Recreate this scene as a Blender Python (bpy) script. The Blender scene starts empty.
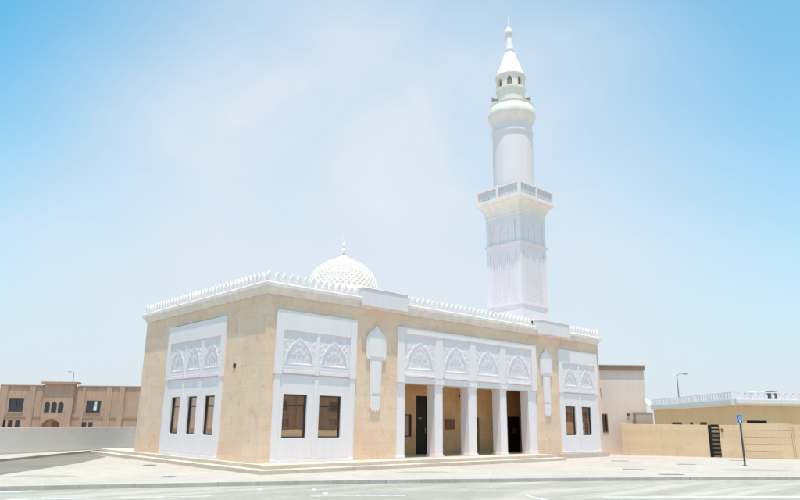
import bpy, math, random
from mathutils import Vector, Matrix, noise
random.seed(7)
S = bpy.context.scene
COL = S.collection
G = -0.26            # level of the paved forecourt (mosque floor = 0)
R_ = math.radians

# ------------------------------------------------------------------ materials
MATS = {}
class NT:
    def __init__(s, name):
        s.m = bpy.data.materials.new(name); s.m.use_nodes = True
        s.t = s.m.node_tree; s.n = s.t.nodes; s.l = s.t.links
        s.b = s.n['Principled BSDF']
        MATS[name] = s.m
    def add(s, typ, **kw):
        nd = s.n.new(typ)
        for k, v in kw.items(): setattr(nd, k, v)
        return nd
    def link(s, a, b): s.l.new(a, b)
    def coord(s): return s.add('ShaderNodeTexCoord').outputs['Object']
    def noise(s, vec, scale, detail=4, rough=.55):
        nd = s.add('ShaderNodeTexNoise'); nd.inputs['Scale'].default_value = scale
        nd.inputs['Detail'].default_value = detail; nd.inputs['Roughness'].default_value = rough
        if vec is not None: s.link(vec, nd.inputs['Vector'])
        return nd.outputs['Fac']
    def ramp(s, fac, stops):
        nd = s.add('ShaderNodeValToRGB'); cr = nd.color_ramp
        while len(cr.elements) < len(stops): cr.elements.new(.5)
        for e, (p, c) in zip(cr.elements, stops):
            e.position = p; e.color = (c, c, c, 1) if isinstance(c, (int, float)) else (*c, 1)
        s.link(fac, nd.inputs['Fac']); return nd.outputs['Color']
    def mix(s, fac, a, b, mode='MIX'):
        nd = s.add('ShaderNodeMix', data_type='RGBA', blend_type=mode)
        for sock, v in ((nd.inputs[0], fac), (nd.inputs[6], a), (nd.inputs[7], b)):
            if isinstance(v, (int, float)): sock.default_value = v
            elif isinstance(v, tuple): sock.default_value = (*v, 1)
            else: s.link(v, sock)
        return nd.outputs[2]
    def bump(s, h, strength=.3, dist=.01):
        nd = s.add('ShaderNodeBump'); nd.inputs['Strength'].default_value = strength
        nd.inputs['Distance'].default_value = dist
        s.link(h, nd.inputs['Height']); s.link(nd.outputs[0], s.b.inputs['Normal'])
    def col(s, c):
        if isinstance(c, tuple): s.b.inputs['Base Color'].default_value = (*c, 1)
        else: s.link(c, s.b.inputs['Base Color'])
    def set(s, rough=.7, metal=0., spec=.4):
        s.b.inputs['Roughness'].default_value = rough; s.b.inputs['Metallic'].default_value = metal
        s.b.inputs['Specular IOR Level'].default_value = spec

def scale3(c, k): return tuple(min(1, v * k) for v in c)

def mat_paint(name, c, vary=.06, rough=.75, streak=.06):
    t = NT(name); v = t.coord()
    n1 = t.ramp(t.noise(v, .35, 5), [(.3, 1 - vary), (.7, 1.0)])
    mp = t.add('ShaderNodeMapping'); mp.inputs['Scale'].default_value = (2.2, 2.2, .18); t.link(v, mp.inputs[0])
    n2 = t.ramp(t.noise(mp.outputs[0], 1.6, 4), [(.42, 1 - streak), (.62, 1.0)])
    t.col(t.mix(1.0, t.mix(1.0, c, n1, 'MULTIPLY'), n2, 'MULTIPLY'))
    t.bump(t.noise(v, 38, 3), .18, .004); t.set(rough)
    return t.m

def mat_stone(name, base, warm, dark, bw=.9, bh=.45, joint=.82):
    t = NT(name); v = t.coord()
    sp = t.add('ShaderNodeSeparateXYZ'); t.link(v, sp.inputs[0])
    ad = t.add('ShaderNodeMath', operation='ADD'); t.link(sp.outputs[0], ad.inputs[0]); t.link(sp.outputs[1], ad.inputs[1])
    cb = t.add('ShaderNodeCombineXYZ'); t.link(ad.outputs[0], cb.inputs[0]); t.link(sp.outputs[2], cb.inputs[1])
    br = t.add('ShaderNodeTexBrick'); t.link(cb.outputs[0], br.inputs['Vector'])
    br.inputs['Scale'].default_value = 1; br.inputs['Brick Width'].default_value = bw; br.inputs['Row Height'].default_value = bh
    br.inputs['Mortar Size'].default_value = .006; br.inputs['Mortar Smooth'].default_value = .3; br.inputs['Bias'].default_value = 0
    br.inputs['Color1'].default_value = (.92, .92, .92, 1); br.inputs['Color2'].default_value = (1.0, 1.0, 1.0, 1)
    br.inputs['Mortar'].default_value = (joint, joint, joint, 1)
    c1 = t.mix(t.ramp(t.noise(v, .55, 6, .62), [(.36, 0.), (.66, 1.)]), base, warm)
    c2 = t.mix(t.ramp(t.noise(v, 2.4, 6, .7), [(.55, 0.), (.74, .75)]), c1, dark)
    c3 = t.mix(1.0, c2, br.outputs['Color'], 'MULTIPLY')
    c4 = t.mix(1.0, c3, t.ramp(t.noise(v, 14, 4), [(.3, .92), (.7, 1.02)]), 'MULTIPLY')
    t.col(c4); t.set(.68, 0, .35)
    t.bump(t.mix(.35, br.outputs['Fac'], t.noise(v, 16, 4)), .22, -.008)
    return t.m

def mat_plain(name, c, rough=.5, metal=0., spec=.4, vary=.12, sc=6):
    t = NT(name); v = t.coord()
    t.col(t.mix(1.0, c, t.ramp(t.noise(v, sc, 4), [(.3, 1 - vary), (.7, 1.0)]), 'MULTIPLY')); t.set(rough, metal, spec)
    return t.m

WHITE = mat_paint('white_render', (.86, .755, .755), .05, streak=.03)
WHITE2 = mat_paint('white_precast', (.82, .72, .73), .05, streak=.03)
CREAMW = mat_paint('dome_white', (.85, .76, .69), .05)
CORN = mat_paint('cornice_white', (.83, .735, .67), .06, streak=.1)
STONE = mat_stone('limestone_cladding', (.85, .565, .395), (.88, .635, .475), (.70, .38, .19))
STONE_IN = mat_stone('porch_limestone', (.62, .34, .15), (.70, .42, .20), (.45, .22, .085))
STEP = mat_stone('step_stone', (.64, .52, .42), (.70, .58, .48), (.52, .38, .26), 1.2, .6)
VILLA = mat_paint('villa_render', (.53, .33, .25), .14, .85, .12)
VILLA2 = mat_paint('villa_band', (.45, .275, .20), .1, .85, .1)
WALLC = mat_stone('boundary_render', (.88, .77, .71), (.90, .79, .73), (.78, .66, .58), 3.6, 2.0, .86)
PINK = mat_paint('house_render', (.78, .63, .55), .05, .85, .04)
BROWNCAP = mat_paint('brown_coping', (.40, .27, .18), .1)
TAN = mat_stone('fence_render', (.80, .55, .345), (.83, .585, .38), (.72, .46, .26), 1.3, .365, .90)
TAN2 = mat_paint('low_building_render', (.78, .48, .25), .08, .85, .04)
PINKC = mat_paint('pale_fascia', (.76, .70, .64), .05)
DARK = mat_plain('dark_aluminium', (.045, .04, .038), .4, .3)
BLACK = mat_plain('dark_door_wood', (.012, .009, .008), .45, 0, .25)
BRASS = mat_plain('brass', (.55, .38, .14), .3, 1.)
BROWN = mat_plain('brown_wood', (.20, .09, .04), .5)
STEEL = mat_plain('grey_steel', (.30, .31, .32), .4, .7)
POSTM = mat_plain('dark_post_paint', (.085, .09, .10), .5, .3)
BLUE = mat_plain('sign_blue', (.03, .16, .55), .4)
SIGNW = mat_plain('sign_white', (.8, .8, .8), .4)
PANELG = mat_paint('grille_grey', (.66, .62, .62), .05)
GREYP = mat_plain('grey_plastic', (.35, .36, .37), .5)
IRON = mat_plain('cast_iron', (.24, .225, .21), .6, .4)

def mat_glass(name, c, rough=.02):
    t = NT(name); v = t.coord()
    t.col(c); t.set(rough, .85, .5)
    t.bump(t.noise(v, 1.1, 2), .10, .012)      # slightly wavy panes
    return t.m
GLASS = mat_glass('tinted_mirror_glass', (.50, .34, .24))
VGLASS = mat_glass('villa_glass', (.085, .085, .09), .05)

def mat_ground(name, c, c2, sc=.25, fine=5, grid=None, gj=.9, patch=None):
    t = NT(name); v = t.coord()
    a = t.mix(t.ramp(t.noise(v, sc, 6, .6), [(.35, 0.), (.68, 1.)]), c, c2)
    a = t.mix(1.0, a, t.ramp(t.noise(v, fine, 5, .7), [(.28, .86), (.7, 1.04)]), 'MULTIPLY')
    a = t.mix(1.0, a, t.ramp(t.noise(v, 60, 3, .6), [(.3, .9), (.7, 1.05)]), 'MULTIPLY')
    if patch:
        mp = t.add('ShaderNodeMapping'); mp.inputs['Rotation'].default_value = (0, 0, R_(33.5)); mp.inputs['Scale'].default_value = (.10, .9, 1)
        t.link(v, mp.inputs[0])
        a = t.mix(t.ramp(t.noise(mp.outputs[0], 1.0, 6, .65), [(.46, 0.), (.62, .85)]), a, patch)
    if grid:
        br = t.add('ShaderNodeTexBrick'); t.link(v, br.inputs['Vector']); br.inputs['Scale'].default_value = 1
        br.inputs['Brick Width'].default_value = grid[0]; br.inputs['Row Height'].default_value = grid[1]
        br.inputs['Mortar Size'].default_value = .008
        br.inputs['Color1'].default_value = (.94, .94, .94, 1); br.inputs['Color2'].default_value = (1, 1, 1, 1); br.inputs['Mortar'].default_value = (gj, gj, gj, 1)
        a = t.mix(1.0, a, br.outputs['Color'], 'MULTIPLY')
    t.col(a); t.set(.9, 0, .2); t.bump(t.noise(v, 45, 4, .7), .3, .01)
    return t.m
SAND = mat_ground('sand', (.42, .35, .26), (.50, .43, .33))
PAVE = mat_ground('pale_paving', (.485, .41, .365), (.535, .46, .415), .22, 3, (.8, .4), .86)
ROAD = mat_ground('worn_road', (.34, .30, .265), (.39, .345, .31), .3, 4, patch=(.50, .43, .385))
LANE = mat_ground('lane_asphalt', (.20, .17, .145), (.26, .225, .19), .35, 4)
KERB = mat_ground('kerb_concrete', (.50, .44, .39), (.56, .50, .45), .8, 6, (1.0, 5.), .7)
PAVE_DARK = mat_ground('dark_paving', (.33, .30, .26), (.39, .36, .31), .8, 3)  # darker tone than the pale paving
def mat_marking(name, c):
    t = NT(name); v = t.coord()
    t.col(t.mix(t.ramp(t.noise(v, 5, 6, .8), [(.34, .15), (.58, .95)]), c, (.42, .385, .35))); t.set(.7)
    return t.m
MARKW = mat_marking('road_white', (.80, .80, .78))
MARKY = mat_marking('road_yellow', (.72, .56, .10))

# ------------------------------------------------------------------ mesh builder
class MB:
    def __init__(s): s.v = []; s.f = []; s.smooth = set()
    def quad(s, a, b, c, d): i = len(s.v); s.v += [a, b, c, d]; s.f.append((i, i+1, i+2, i+3)); return s
    def box(s, x0, x1, y0, y1, z0, z1):
        i = len(s.v)
        s.v += [(x0,y0,z0),(x1,y0,z0),(x1,y1,z0),(x0,y1,z0),(x0,y0,z1),(x1,y0,z1),(x1,y1,z1),(x0,y1,z1)]
        s.f += [tuple(i+k for k in q) for q in ((0,3,2,1),(4,5,6,7),(0,1,5,4),(1,2,6,5),(2,3,7,6),(3,0,4,7))]
        return s
    def prism(s, pts, d0, d1, fn):
        """polygon pts (a,b) extruded between depth d0 and d1; fn(a,b,d) -> xyz"""
        n = len(pts); i = len(s.v)
        s.v += [fn(a, b, d0) for a, b in pts] + [fn(a, b, d1) for a, b in pts]
        s.f.append(tuple(range(i, i+n))); s.f.append(tuple(range(i+2*n-1, i+n-1, -1)))
        for k in range(n): s.f.append((i+k, i+(k+1) % n, i+n+(k+1) % n, i+n+k))
        return s
    def lathe(s, prof, cx, cy, n=32, smooth=True, rot=0.):
        i = len(s.v)
        for r, z in prof:
            for k in range(n):
                a = rot + 2*math.pi*k/n; s.v.append((cx+r*math.cos(a), cy+r*math.sin(a), z))
        for j in range(len(prof)-1):
            for k in range(n):
                if smooth: s.smooth.add(len(s.f))
                s.f.append((i+j*n+k, i+j*n+(k+1) % n, i+(j+1)*n+(k+1) % n, i+(j+1)*n+k))
        s.f.append(tuple(i+k for k in range(n-1, -1, -1))); m = len(prof)-1
        s.f.append(tuple(i+m*n+k for k in range(n)))
        return s
    def tube(s, pts, r, n=8):
        P = [Vector(p) for p in pts]; i = len(s.v)
        for j, p in enumerate(P):
            d = (P[min(j+1, len(P)-1)] - P[max(j-1, 0)]).normalized()
            up = Vector((0, 0, 1)) if abs(d.z) < .9 else Vector((1, 0, 0))
            a = d.cross(up).normalized(); b = a.cross(d)
            rr = r[j] if isinstance(r, (list, tuple)) else r
            for k in range(n):
                t = 2*math.pi*k/n; s.v.append(tuple(p + a*rr*math.cos(t) + b*rr*math.sin(t)))
        for j in range(len(P)-1):
            for k in range(n):
                s.smooth.add(len(s.f)); s.f.append((i+j*n+k, i+j*n+(k+1) % n, i+(j+1)*n+(k+1) % n, i+(j+1)*n+k))
        s.f.append(tuple(i+k for k in range(n-1, -1, -1))); m = len(P)-1
        s.f.append(tuple(i+m*n+k for k in range(n)))
        return s
    def grid(s, nx, ny, fn, smooth=False):
        i = len(s.v)
        for b in range(ny+1):
            for a in range(nx+1): s.v.append(fn(a/nx, b/ny))
        for b in range(ny):
            for a in range(nx):
                if smooth: s.smooth.add(len(s.f))
                q = i+b*(nx+1)+a; s.f.append((q, q+1, q+nx+2, q+nx+1))
        return s
    def holed(s, u0, u1, z0, z1, d0, d1, holes, fn):
        """wall slab over u x z with rectangular holes and their reveals"""
        us = sorted({u0, u1, *[h[0] for h in holes], *[h[1] for h in holes]})
        zs = sorted({z0, z1, *[h[2] for h in holes], *[h[3] for h in holes]})
        us = [u for u in us if u0 <= u <= u1]; zs = [z for z in zs if z0 <= z <= z1]
        def solid(a, b):
            if a < 0 or b < 0 or a >= len(us)-1 or b >= len(zs)-1: return False
            u = (us[a]+us[a+1])/2; z = (zs[b]+zs[b+1])/2
            return not any(h[0] < u < h[1] and h[2] < z < h[3] for h in holes)
        for a in range(len(us)-1):
            for b in range(len(zs)-1):
                if not solid(a, b): continue
                A, B, C, D = us[a], us[a+1], zs[b], zs[b+1]
                s.quad(fn(A,C,d0), fn(B,C,d0), fn(B,D,d0), fn(A,D,d0))
                s.quad(fn(A,C,d1), fn(A,D,d1), fn(B,D,d1), fn(B,C,d1))
                if not solid(a-1, b): s.quad(fn(A,C,d0), fn(A,D,d0), fn(A,D,d1), fn(A,C,d1))
                if not solid(a+1, b): s.quad(fn(B,C,d0), fn(B,C,d1), fn(B,D,d1), fn(B,D,d0))
                if not solid(a, b-1): s.quad(fn(A,C,d0), fn(A,C,d1), fn(B,C,d1), fn(B,C,d0))
                if not solid(a, b+1): s.quad(fn(A,D,d0), fn(B,D,d0), fn(B,D,d1), fn(A,D,d1))
        return s
    def build(s, name, mat, parent=None, bevel=0., origin=None):
        o3 = Vector((0, 0, 0))
        if parent is not None:
            q = parent
            while q is not None: o3 += q.location; q = q.parent
        own = Vector(origin) if origin is not None else o3
        me = bpy.data.meshes.new(name)
        me.from_pydata([tuple(Vector(v) - own) for v in s.v], [], s.f)
        for k in s.smooth: me.polygons[k].use_smooth = True
        import bmesh
        bm = bmesh.new(); bm.from_mesh(me)
        bmesh.ops.remove_doubles(bm, verts=bm.verts, dist=1e-5)
        bmesh.ops.recalc_face_normals(bm, faces=bm.faces)
        if s.smooth:
            for e in bm.edges:
                if len(e.link_faces) == 2 and e.calc_face_angle(0) > R_(38): e.smooth = False
        bm.to_mesh(me); bm.free()
        me.materials.append(mat)
        ob = bpy.data.objects.new(name, me); COL.objects.link(ob)
        if parent is not None: ob.parent = parent
        ob.location = own - o3 if parent is not None else own
        if bevel:
            b = ob.modifiers.new('edge', 'BEVEL'); b.width = bevel; b.segments = 2; b.limit_method = 'ANGLE'; b.angle_limit = R_(40)
        return ob

def tag(o, label=None, cat=None, group=None, kind=None):
    if label: o['label'] = label
    if cat: o['category'] = cat
    if group: o['group'] = group
    if kind: o['kind'] = kind
    return o
def thing(name, loc, label, cat, group=None):
    o = bpy.data.objects.new(name, None); COL.objects.link(o); o.location = loc
    o.empty_display_size = .3
    return tag(o, label, cat, group)
def struct(o): o['kind'] = 'structure'; return o
def dup(root, loc, rotz, label=None, group=None):
    r = root.copy(); COL.objects.link(r); r.location = loc; r.rotation_euler = (0, 0, rotz)
    if label: r['label'] = label
    if group: r['group'] = group
    for ch in list(root.children):
        c = ch.copy(); COL.objects.link(c); c.parent = r
        for g in list(ch.children):
            d = g.copy(); COL.objects.link(d); d.parent = c
    return r

# facade frames: fn(u, z, w): u along the facade, w = how far out of the wall plane
FRONT = lambda u, z, w: (u, -w, z)
LEFT = lambda u, z, w: (-w, u, z)
def fbox(mb, fn, u0, u1, z0, z1, w0, w1):
    return mb.prism([(u0, z0), (u1, z0), (u1, z1), (u0, z1)], w0, w1, fn)

# ------------------------------------------------------------------ ground
def poly_slab(name, pts, z0, z1, mat):
    return MB().prism(pts, z0, z1, lambda a, b, d: (a, b, d)).build(name, mat)
def sheet(name, pts, z, mat, th=.003):
    return struct(poly_slab(name, pts, z - th, z, mat))

def sstep(a, b, x):
    t = max(0, min(1, (x-a)/(b-a))); return t*t*(3-2*t)
def gz(x, y):
    far = sstep(28, 70, y - .35*x)               # the land drops a little behind the boundary wall
    return -.42 - 1.3*far
def gfn(s, t):
    a = (s-.5)*2; b = (t-.5)*2
    x = math.copysign(abs(a)**2.6, a)*2500; y = math.copysign(abs(b)**2.6, b)*2500
    return (x, y, gz(x, y))
struct(MB().grid(110, 110, gfn, True).build('ground', SAND))

KD = Vector((.832, -.5547)); KN = Vector((-.5547, -.832))     # kerb direction, towards the road
K0 = Vector((1.94, -5.15))
def kp(s, off=0.): p = K0 + KD*s + KN*off; return (p.x, p.y)
kline = [(-60, 21.5), (-30, 7.6), (-16, 1.9), (-7.95, -1.06), (-3.41, -2.85), (1.94, -5.2), (8.02, -8.35), (13.75, -11.75), (24, -18.4), (60, -42)]
def offs(line, d):
    out = []
    for i, p in enumerate(line):
        a = Vector(line[max(i-1, 0)]); b = Vector(line[min(i+1, len(line)-1)]); t = (b-a).normalized()
        out.append((p[0] + t.y*d, p[1] - t.x*d))
    return out
inner = offs(kline, -.15)
lot = inner + [(60, 27), (-20, 27), (-60, 24)]
struct(poly_slab('forecourt', lot, G-.16, G, PAVE))
kb = MB()
for i in range(len(kline)-1):
    a, b, c, d = kline[i], kline[i+1], inner[i+1], inner[i]
    kb.prism([a, b, c, d], G-.16, G+.012, lambda x, y, z: (x, y, z))
struct(kb.build('kerb', KERB, None, .012))
farr = offs(kline, 32)
struct(poly_slab('road', kline + farr[::-1], G-.17, G-.105, ROAD))
# lane and footpath on the left
sheet('lane', [(-40, -7.5), (-22, -1.), (-12, .8), (-7.4, 2.5), (-3.4, 7.6), (-.9, 11.8), (-.62, 14.85), (22, 14.85), (22, 18.0), (1.5, 17.9), (.2, 16.7), (-5.64, 9.9), (-12, 6.5), (-24, 3.), (-44, -1.5)], G+.004, LANE)
fp = [(-44, -1.5), (-24, 3.), (-12, 6.5), (-5.64, 9.9), (.2, 16.7), (1.5, 17.9), (22, 18.0)]
fpo = [(22, 20.4), (6.5, 20.9), (2.2, 18.45), (-4.86, 13.72), (-12, 9.6), (-24, 5.6), (-44, .8)]
struct(poly_slab('footpath', fp + fpo, G-.02, G+.10, PAVE))
# irregular flat patches of a darker tone
def blob(name, cx, cy, rx, ry, rot, mat, z):
    pts = []
    for k in range(26):
        a = 2*math.pi*k/26; rr = 1 + .28*noise.noise(Vector((math.cos(a)*1.3+cx, math.sin(a)*1.3+cy, 3.1)))
        x = rx*rr*math.cos(a); y = ry*rr*math.sin(a)
        pts.append((cx + x*math.cos(rot) - y*math.sin(rot), cy + x*math.sin(rot) + y*math.cos(rot)))
    return sheet(name, pts, z, mat, .002)

# ------------------------------------------------------------------ the mosque
W, D, H = 22.05, 10.95, 5.92
mosque = thing('mosque', (11, 5.4, G), 'low stone mosque with white carved panels, a columned porch and a small lattice dome', 'mosque')
PAN_R = (.46, 4.14, 5.39); PAN_P = (6.40, 15.97, 5.37); PAN_L = (18.0, 21.70, 5.37); PAN_S = (2.88, 8.08, 5.41)
TH = .45
st = MB()
st.holed(0, W, 0, H, 0, -TH, [(PAN_R[0], PAN_R[1], 0, PAN_R[2]), (PAN_P[0], PAN_P[1], 0, PAN_P[2]), (PAN_L[0], PAN_L[1], 0, PAN_L[2])], FRONT)
st.holed(TH, D, 0, H, 0, -TH, [(PAN_S[0], PAN_S[1], 0, PAN_S[2])], LEFT)
st.box(W-TH, W, TH, D, 0, H); st.box(TH, W-TH, D-TH, D, 0, H)
st.box(0, W, 0.002, D, G-.1, 0)                      # base course below floor level
st.build('wall', STONE, mosque)
# roof slab
MB().box(.05, W-.05, .05, D-.05, H+.002, H+.10).build('roof', WHITE2, mosque)

# cornice, mitred round the block
def sweep_rect(prof, x0, x1, y0, y1):
    m = MB(); loops = []
    for o, z in prof: loops.append([(x0-o, y0-o, z), (x1+o, y0-o, z), (x1+o, y1+o, z), (x0-o, y1+o, z)])
    for j in range(len(prof)):
        A = loops[j]; B = loops[(j+1) % len(prof)]
        for k in range(4): m.quad(A[k], A[(k+1) % 4], B[(k+1) % 4], B[k])
    return m
sweep_rect([(-.3, H+.003), (.04, H+.003), (.05, H+.06), (.07, H+.13), (.12, H+.20), (.19, H+.25), (.20, H+.27), (.20, H+.40), (.17, H+.43), (-.3, H+.43)], 0, W, 0, D).build('cornice', CORN, mosque)
CT = H+.43
# raised plain parapet blocks
for (a, b) in ((4.27, 6.75), (16.05, 18.88)):
    m = MB(); m.box(a, b, -.255, .30, H+.09, H+.79); m.box(a-.02, b+.02, -.275, .32, H+.79, H+.83)
    m.build('parapet_block', WHITE2, mosque, .012)
# merlons: pointed leaf cresting
ML = [(-.085, 0), (.085, 0), (.085, .09), (.112, .15), (.115, .25), (.095, .33), (.05, .40), (0, .455), (-.05, .40), (-.095, .33), (-.115, .25), (-.112, .15), (-.085, .09)]
ML = [(a*.74, b*.88) for a, b in ML]
def merlon_mesh(fn):
    return MB().prism(ML, -.055, .055, fn)
mf = merlon_mesh(lambda a, z, d: (a, d, z)); ms = merlon_mesh(lambda a, z, d: (d, a, z))
proto = {}
def merlon(x, y, kind):
    if kind not in proto:
        o = (mf if kind == 'f' else ms).build('merlon', WHITE, None, .012); o.parent = mosque; proto[kind] = o
    else:
        o = proto[kind].copy(); COL.objects.link(o)
    o.location = Vector((x, y, CT)) - mosque.location
def run(a, b, step=.305):
    n = max(2, round((b-a)/step)); return [a + (b-a)*(i+.5)/n for i in range(n)]
for x in [-.05] + run(.17, 4.25) + run(6.78, 16.02) + run(18.92, W+.1): merlon(x, -.08, 'f')
for y in run(.14, D+.1): merlon(-.08, y, 's')
# low upstand between merlons
m = MB(); m.box(-.12, 4.25, -.125, -.03, CT, CT+.055); m.box(6.77, 16.03, -.125, -.03, CT, CT+.055); m.box(18.9, W+.14, -.125, -.03, CT, CT+.055)
m.box(-.125, -.03, -.028, D+.12, CT, CT+.055)
m.build('parapet_upstand', CORN, mosque)

# carved arch reliefs (real displaced geometry)
def relief(s, t, asp, seed):
    """s in -1..1 across the bay, t in 0..1 upwards -> height above the panel ground, metres"""
    def arch(k):
        q = abs(s)/(.80*k)
        if q >= 1: return -1
        base = (1-q**2.1)**.66
        ang = math.acos(min(1, q)); sc = .030*abs(math.sin(ang*5.5))
        ap = .10*max(0, 1-q*3.2)**1.5
        return .16 + (.56*k)*base - sc + ap*k
    a1 = arch(1.0); a0 = arch(1.13); inb = t > .10
    edge = max(abs(s)-.93, 0)/.07
    if inb and t <= a1 and t > .16:
        k = (t-.16)/max(.62, .01)
        ang = math.atan2(t-.20, s*.8 if abs(s) > 1e-4 else 1e-4)
        rr = math.hypot(s*.8, t-.20)
        fl = abs(math.sin(ang*6.5))
        h = -.15 + .20*k**.9 - .03*max(0, 1-(s/.55)**2)*(1-k)
        h += .030*fl*sstep(.12, .30, rr)
        for cx in (-.30, 0, .30):                       # three little blind niches at the springing
            if abs(s-cx) < .115 and t < .40 - 1.2*(s-cx)**2/.02*.06: h -= .055
        h += .012*math.cos(rr*42)
        return h
    if inb and t <= a0 and t > .13: return .085
    if t < .13:
        return .03 + (.03 if .03 < t < .10 else 0)
    # arabesque spandrels
    x = s*asp*1.0; z = t*2.0
    v = math.sin(9.5*x + 2.2*math.sin(6.2*z+seed)) * math.sin(9.0*z + 2.0*math.sin(5.8*abs(x)))
    w = math.sin(17*abs(x)+3*z)*math.sin(15*z-2*abs(x))
    h = .012 + .034*sstep(.0, .35, v) + .014*sstep(.1, .5, w)
    if t > .955 or abs(s) > .94: h = .06
    return h
def relief_panel(fn, u0, u1, z0, z1, w0, name, nx=96, nz=112, seed=0.):
    m = MB(); asp = (u1-u0)/(z1-z0)
    def f(a, b):
        return fn(u0+(u1-u0)*a, z0+(z1-z0)*b, w0 + .03 + .19*relief(2*a-1, b, asp, seed))
    return m.grid(nx, nz, f)

def window(fn, u0, u1, z0, z1, depth, transom=True):
    fr = MB(); b = .05
    fr.holed(u0, u1, z0, z1, -depth+.05, -depth-.04, [(u0+b, u1-b, z0+b, z1-b)], fn)
    if transom: fbox(fr, fn, u0+b, u1-b, z1-.42, z1-.385, -depth+.035, -depth-.03)
    o = fr.build('window', DARK, mosque)
    pn = MB(); fbox(pn, fn, u0+b-.01, u1-b+.01, z0+b-.01, z1-b+.01, -depth-.006, -depth+.004)
    pn.build('pane', GLASS, o)
    return o

def facade_panel(fn, pan, bays, wins, ztop_band, zmid=3.06, zs=3.17):
    u0, u1, zt = pan; fw = .30
    m = MB()
    # lower field with window openings
    m.holed(u0, u1, 0, zmid, .02, -.40, wins, fn)
    # plain backing of the upper half
    fbox(m, fn, u0, u1, zmid, zt, -.02, -.40)
    # edge strips and pilasters of the lower half
    for a, b in ((u0+.002, u0+.26), (u1-.26, u1-.002)): fbox(m, fn, a, b, 0, zmid, .02, .055)
    n = bays; iw = (u1-u0-2*fw)/n
    for k in range(1, n):
        c = u0+fw+iw*k; fbox(m, fn, c-.085, c+.085, .0, zmid-.13, .02, .05)
    # plinth band
    fbox(m, fn, u0+.004, u1-.004, 0, .10, .055, .075)
    # upper frame
    fbox(m, fn, u0-.03, u0+fw, zmid, zt+.0, -.02, .08); fbox(m, fn, u1-fw, u1+.03, zmid, zt, -.02, .08)
    fbox(m, fn, u0+fw, u1-fw, ztop_band, zt, -.02, .08)
    for k in range(1, n):
        c = u0+fw+iw*k; fbox(m, fn, c-.07, c+.07, zmid+.03, ztop_band, -.02, .065)
    body = m.build('facade_panel', WHITE, mosque, .008)
    for k in range(n):
        a = u0+fw+iw*k + (.07 if k else 0); b = u0+fw+iw*(k+1) - (.07 if k < n-1 else 0)
        r = relief_panel(fn, a, b, zs+.08, ztop_band, .0, 'arch_relief', seed=k*1.3)
        r.build('arch_relief', WHITE2, body)
        sl = MB(); fbox(sl, fn, a+.02, b-.02, zs-.06, zs+.075, -.02, .07); sl.build('sill', WHITE, body, .008)
    for w in wins: window(fn, *w, .10)
    return body

facade_panel(FRONT, PAN_R, 2, [(.90, 1.94, .84, 2.37), (2.48, 3.52, .84, 2.37)], 4.66)
facade_panel(FRONT, PAN_L, 2, [(18.47, 19.43, .88, 2.38), (20.03, 20.95, .88, 2.38)], 4.66)
facade_panel(LEFT, PAN_S, 3, [(3.42, 4.27, .86, 2.36), (4.95, 5.77, .86, 2.36), (6.50, 7.36, .86, 2.36)], 4.66)

# porch: upper carved band, four openings, columns
u0, u1, zt = PAN_P; zb = 3.04
cols = [(8.65, 9.13), (10.82, 11.38), (13.09, 13.57)]
m = MB()
fbox(m, FRONT, u0, u1, zb, zt, -.02, -.62)
fbox(m, FRONT, u0-.03, u0+.36, zb+.0, zt, -.02, .08); fbox(m, FRONT, u1-.36, u1+.03, zb, zt, -.02, .08)
fbox(m, FRONT, u0+.36, u1-.36, 5.12, zt, -.02, .08); fbox(m, FRONT, u0+.36, u1-.36, zb, 3.30, -.02, .05)
edges = [u0+.36] + [sum(c)/2 for c in cols] + [u1-.36]
for c in cols: fbox(m, FRONT, (c[0]+c[1])/2-.22, (c[0]+c[1])/2+.22, 3.302, 5.118, -.02, .06)
pb = m.build('porch_front', WHITE, mosque, .008)
for k in range(4):
    a = edges[k] + (.22 if k else 0); b = edges[k+1] - (.22 if k < 3 else 0)
    relief_panel(FRONT, a, b, 3.40, 5.12, -.01, 'arch_relief', seed=k*.9+2).build('arch_relief', WHITE2, pb)
    sl = MB(); fbox(sl, FRONT, a+.06, b-.06, 3.31, 3.405, -.02, .105); sl.build('sill', WHITE, pb, .008)
def column(a, b):
    m = MB(); fbox(m, FRONT, a, b, .10, zb-.002, -.0, -.50); fbox(m, FRONT, a-.035, b+.035, 0.0, .10, .035, -.53)
    fbox(m, FRONT, a-.02, b+.02, zb-.10, zb-.003, .02, -.52)
    m.build('column', WHITE, mosque, .012)
column(u0+.01, 6.86); column(15.30, u1-.01)
for c in cols: column(*c)
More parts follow.
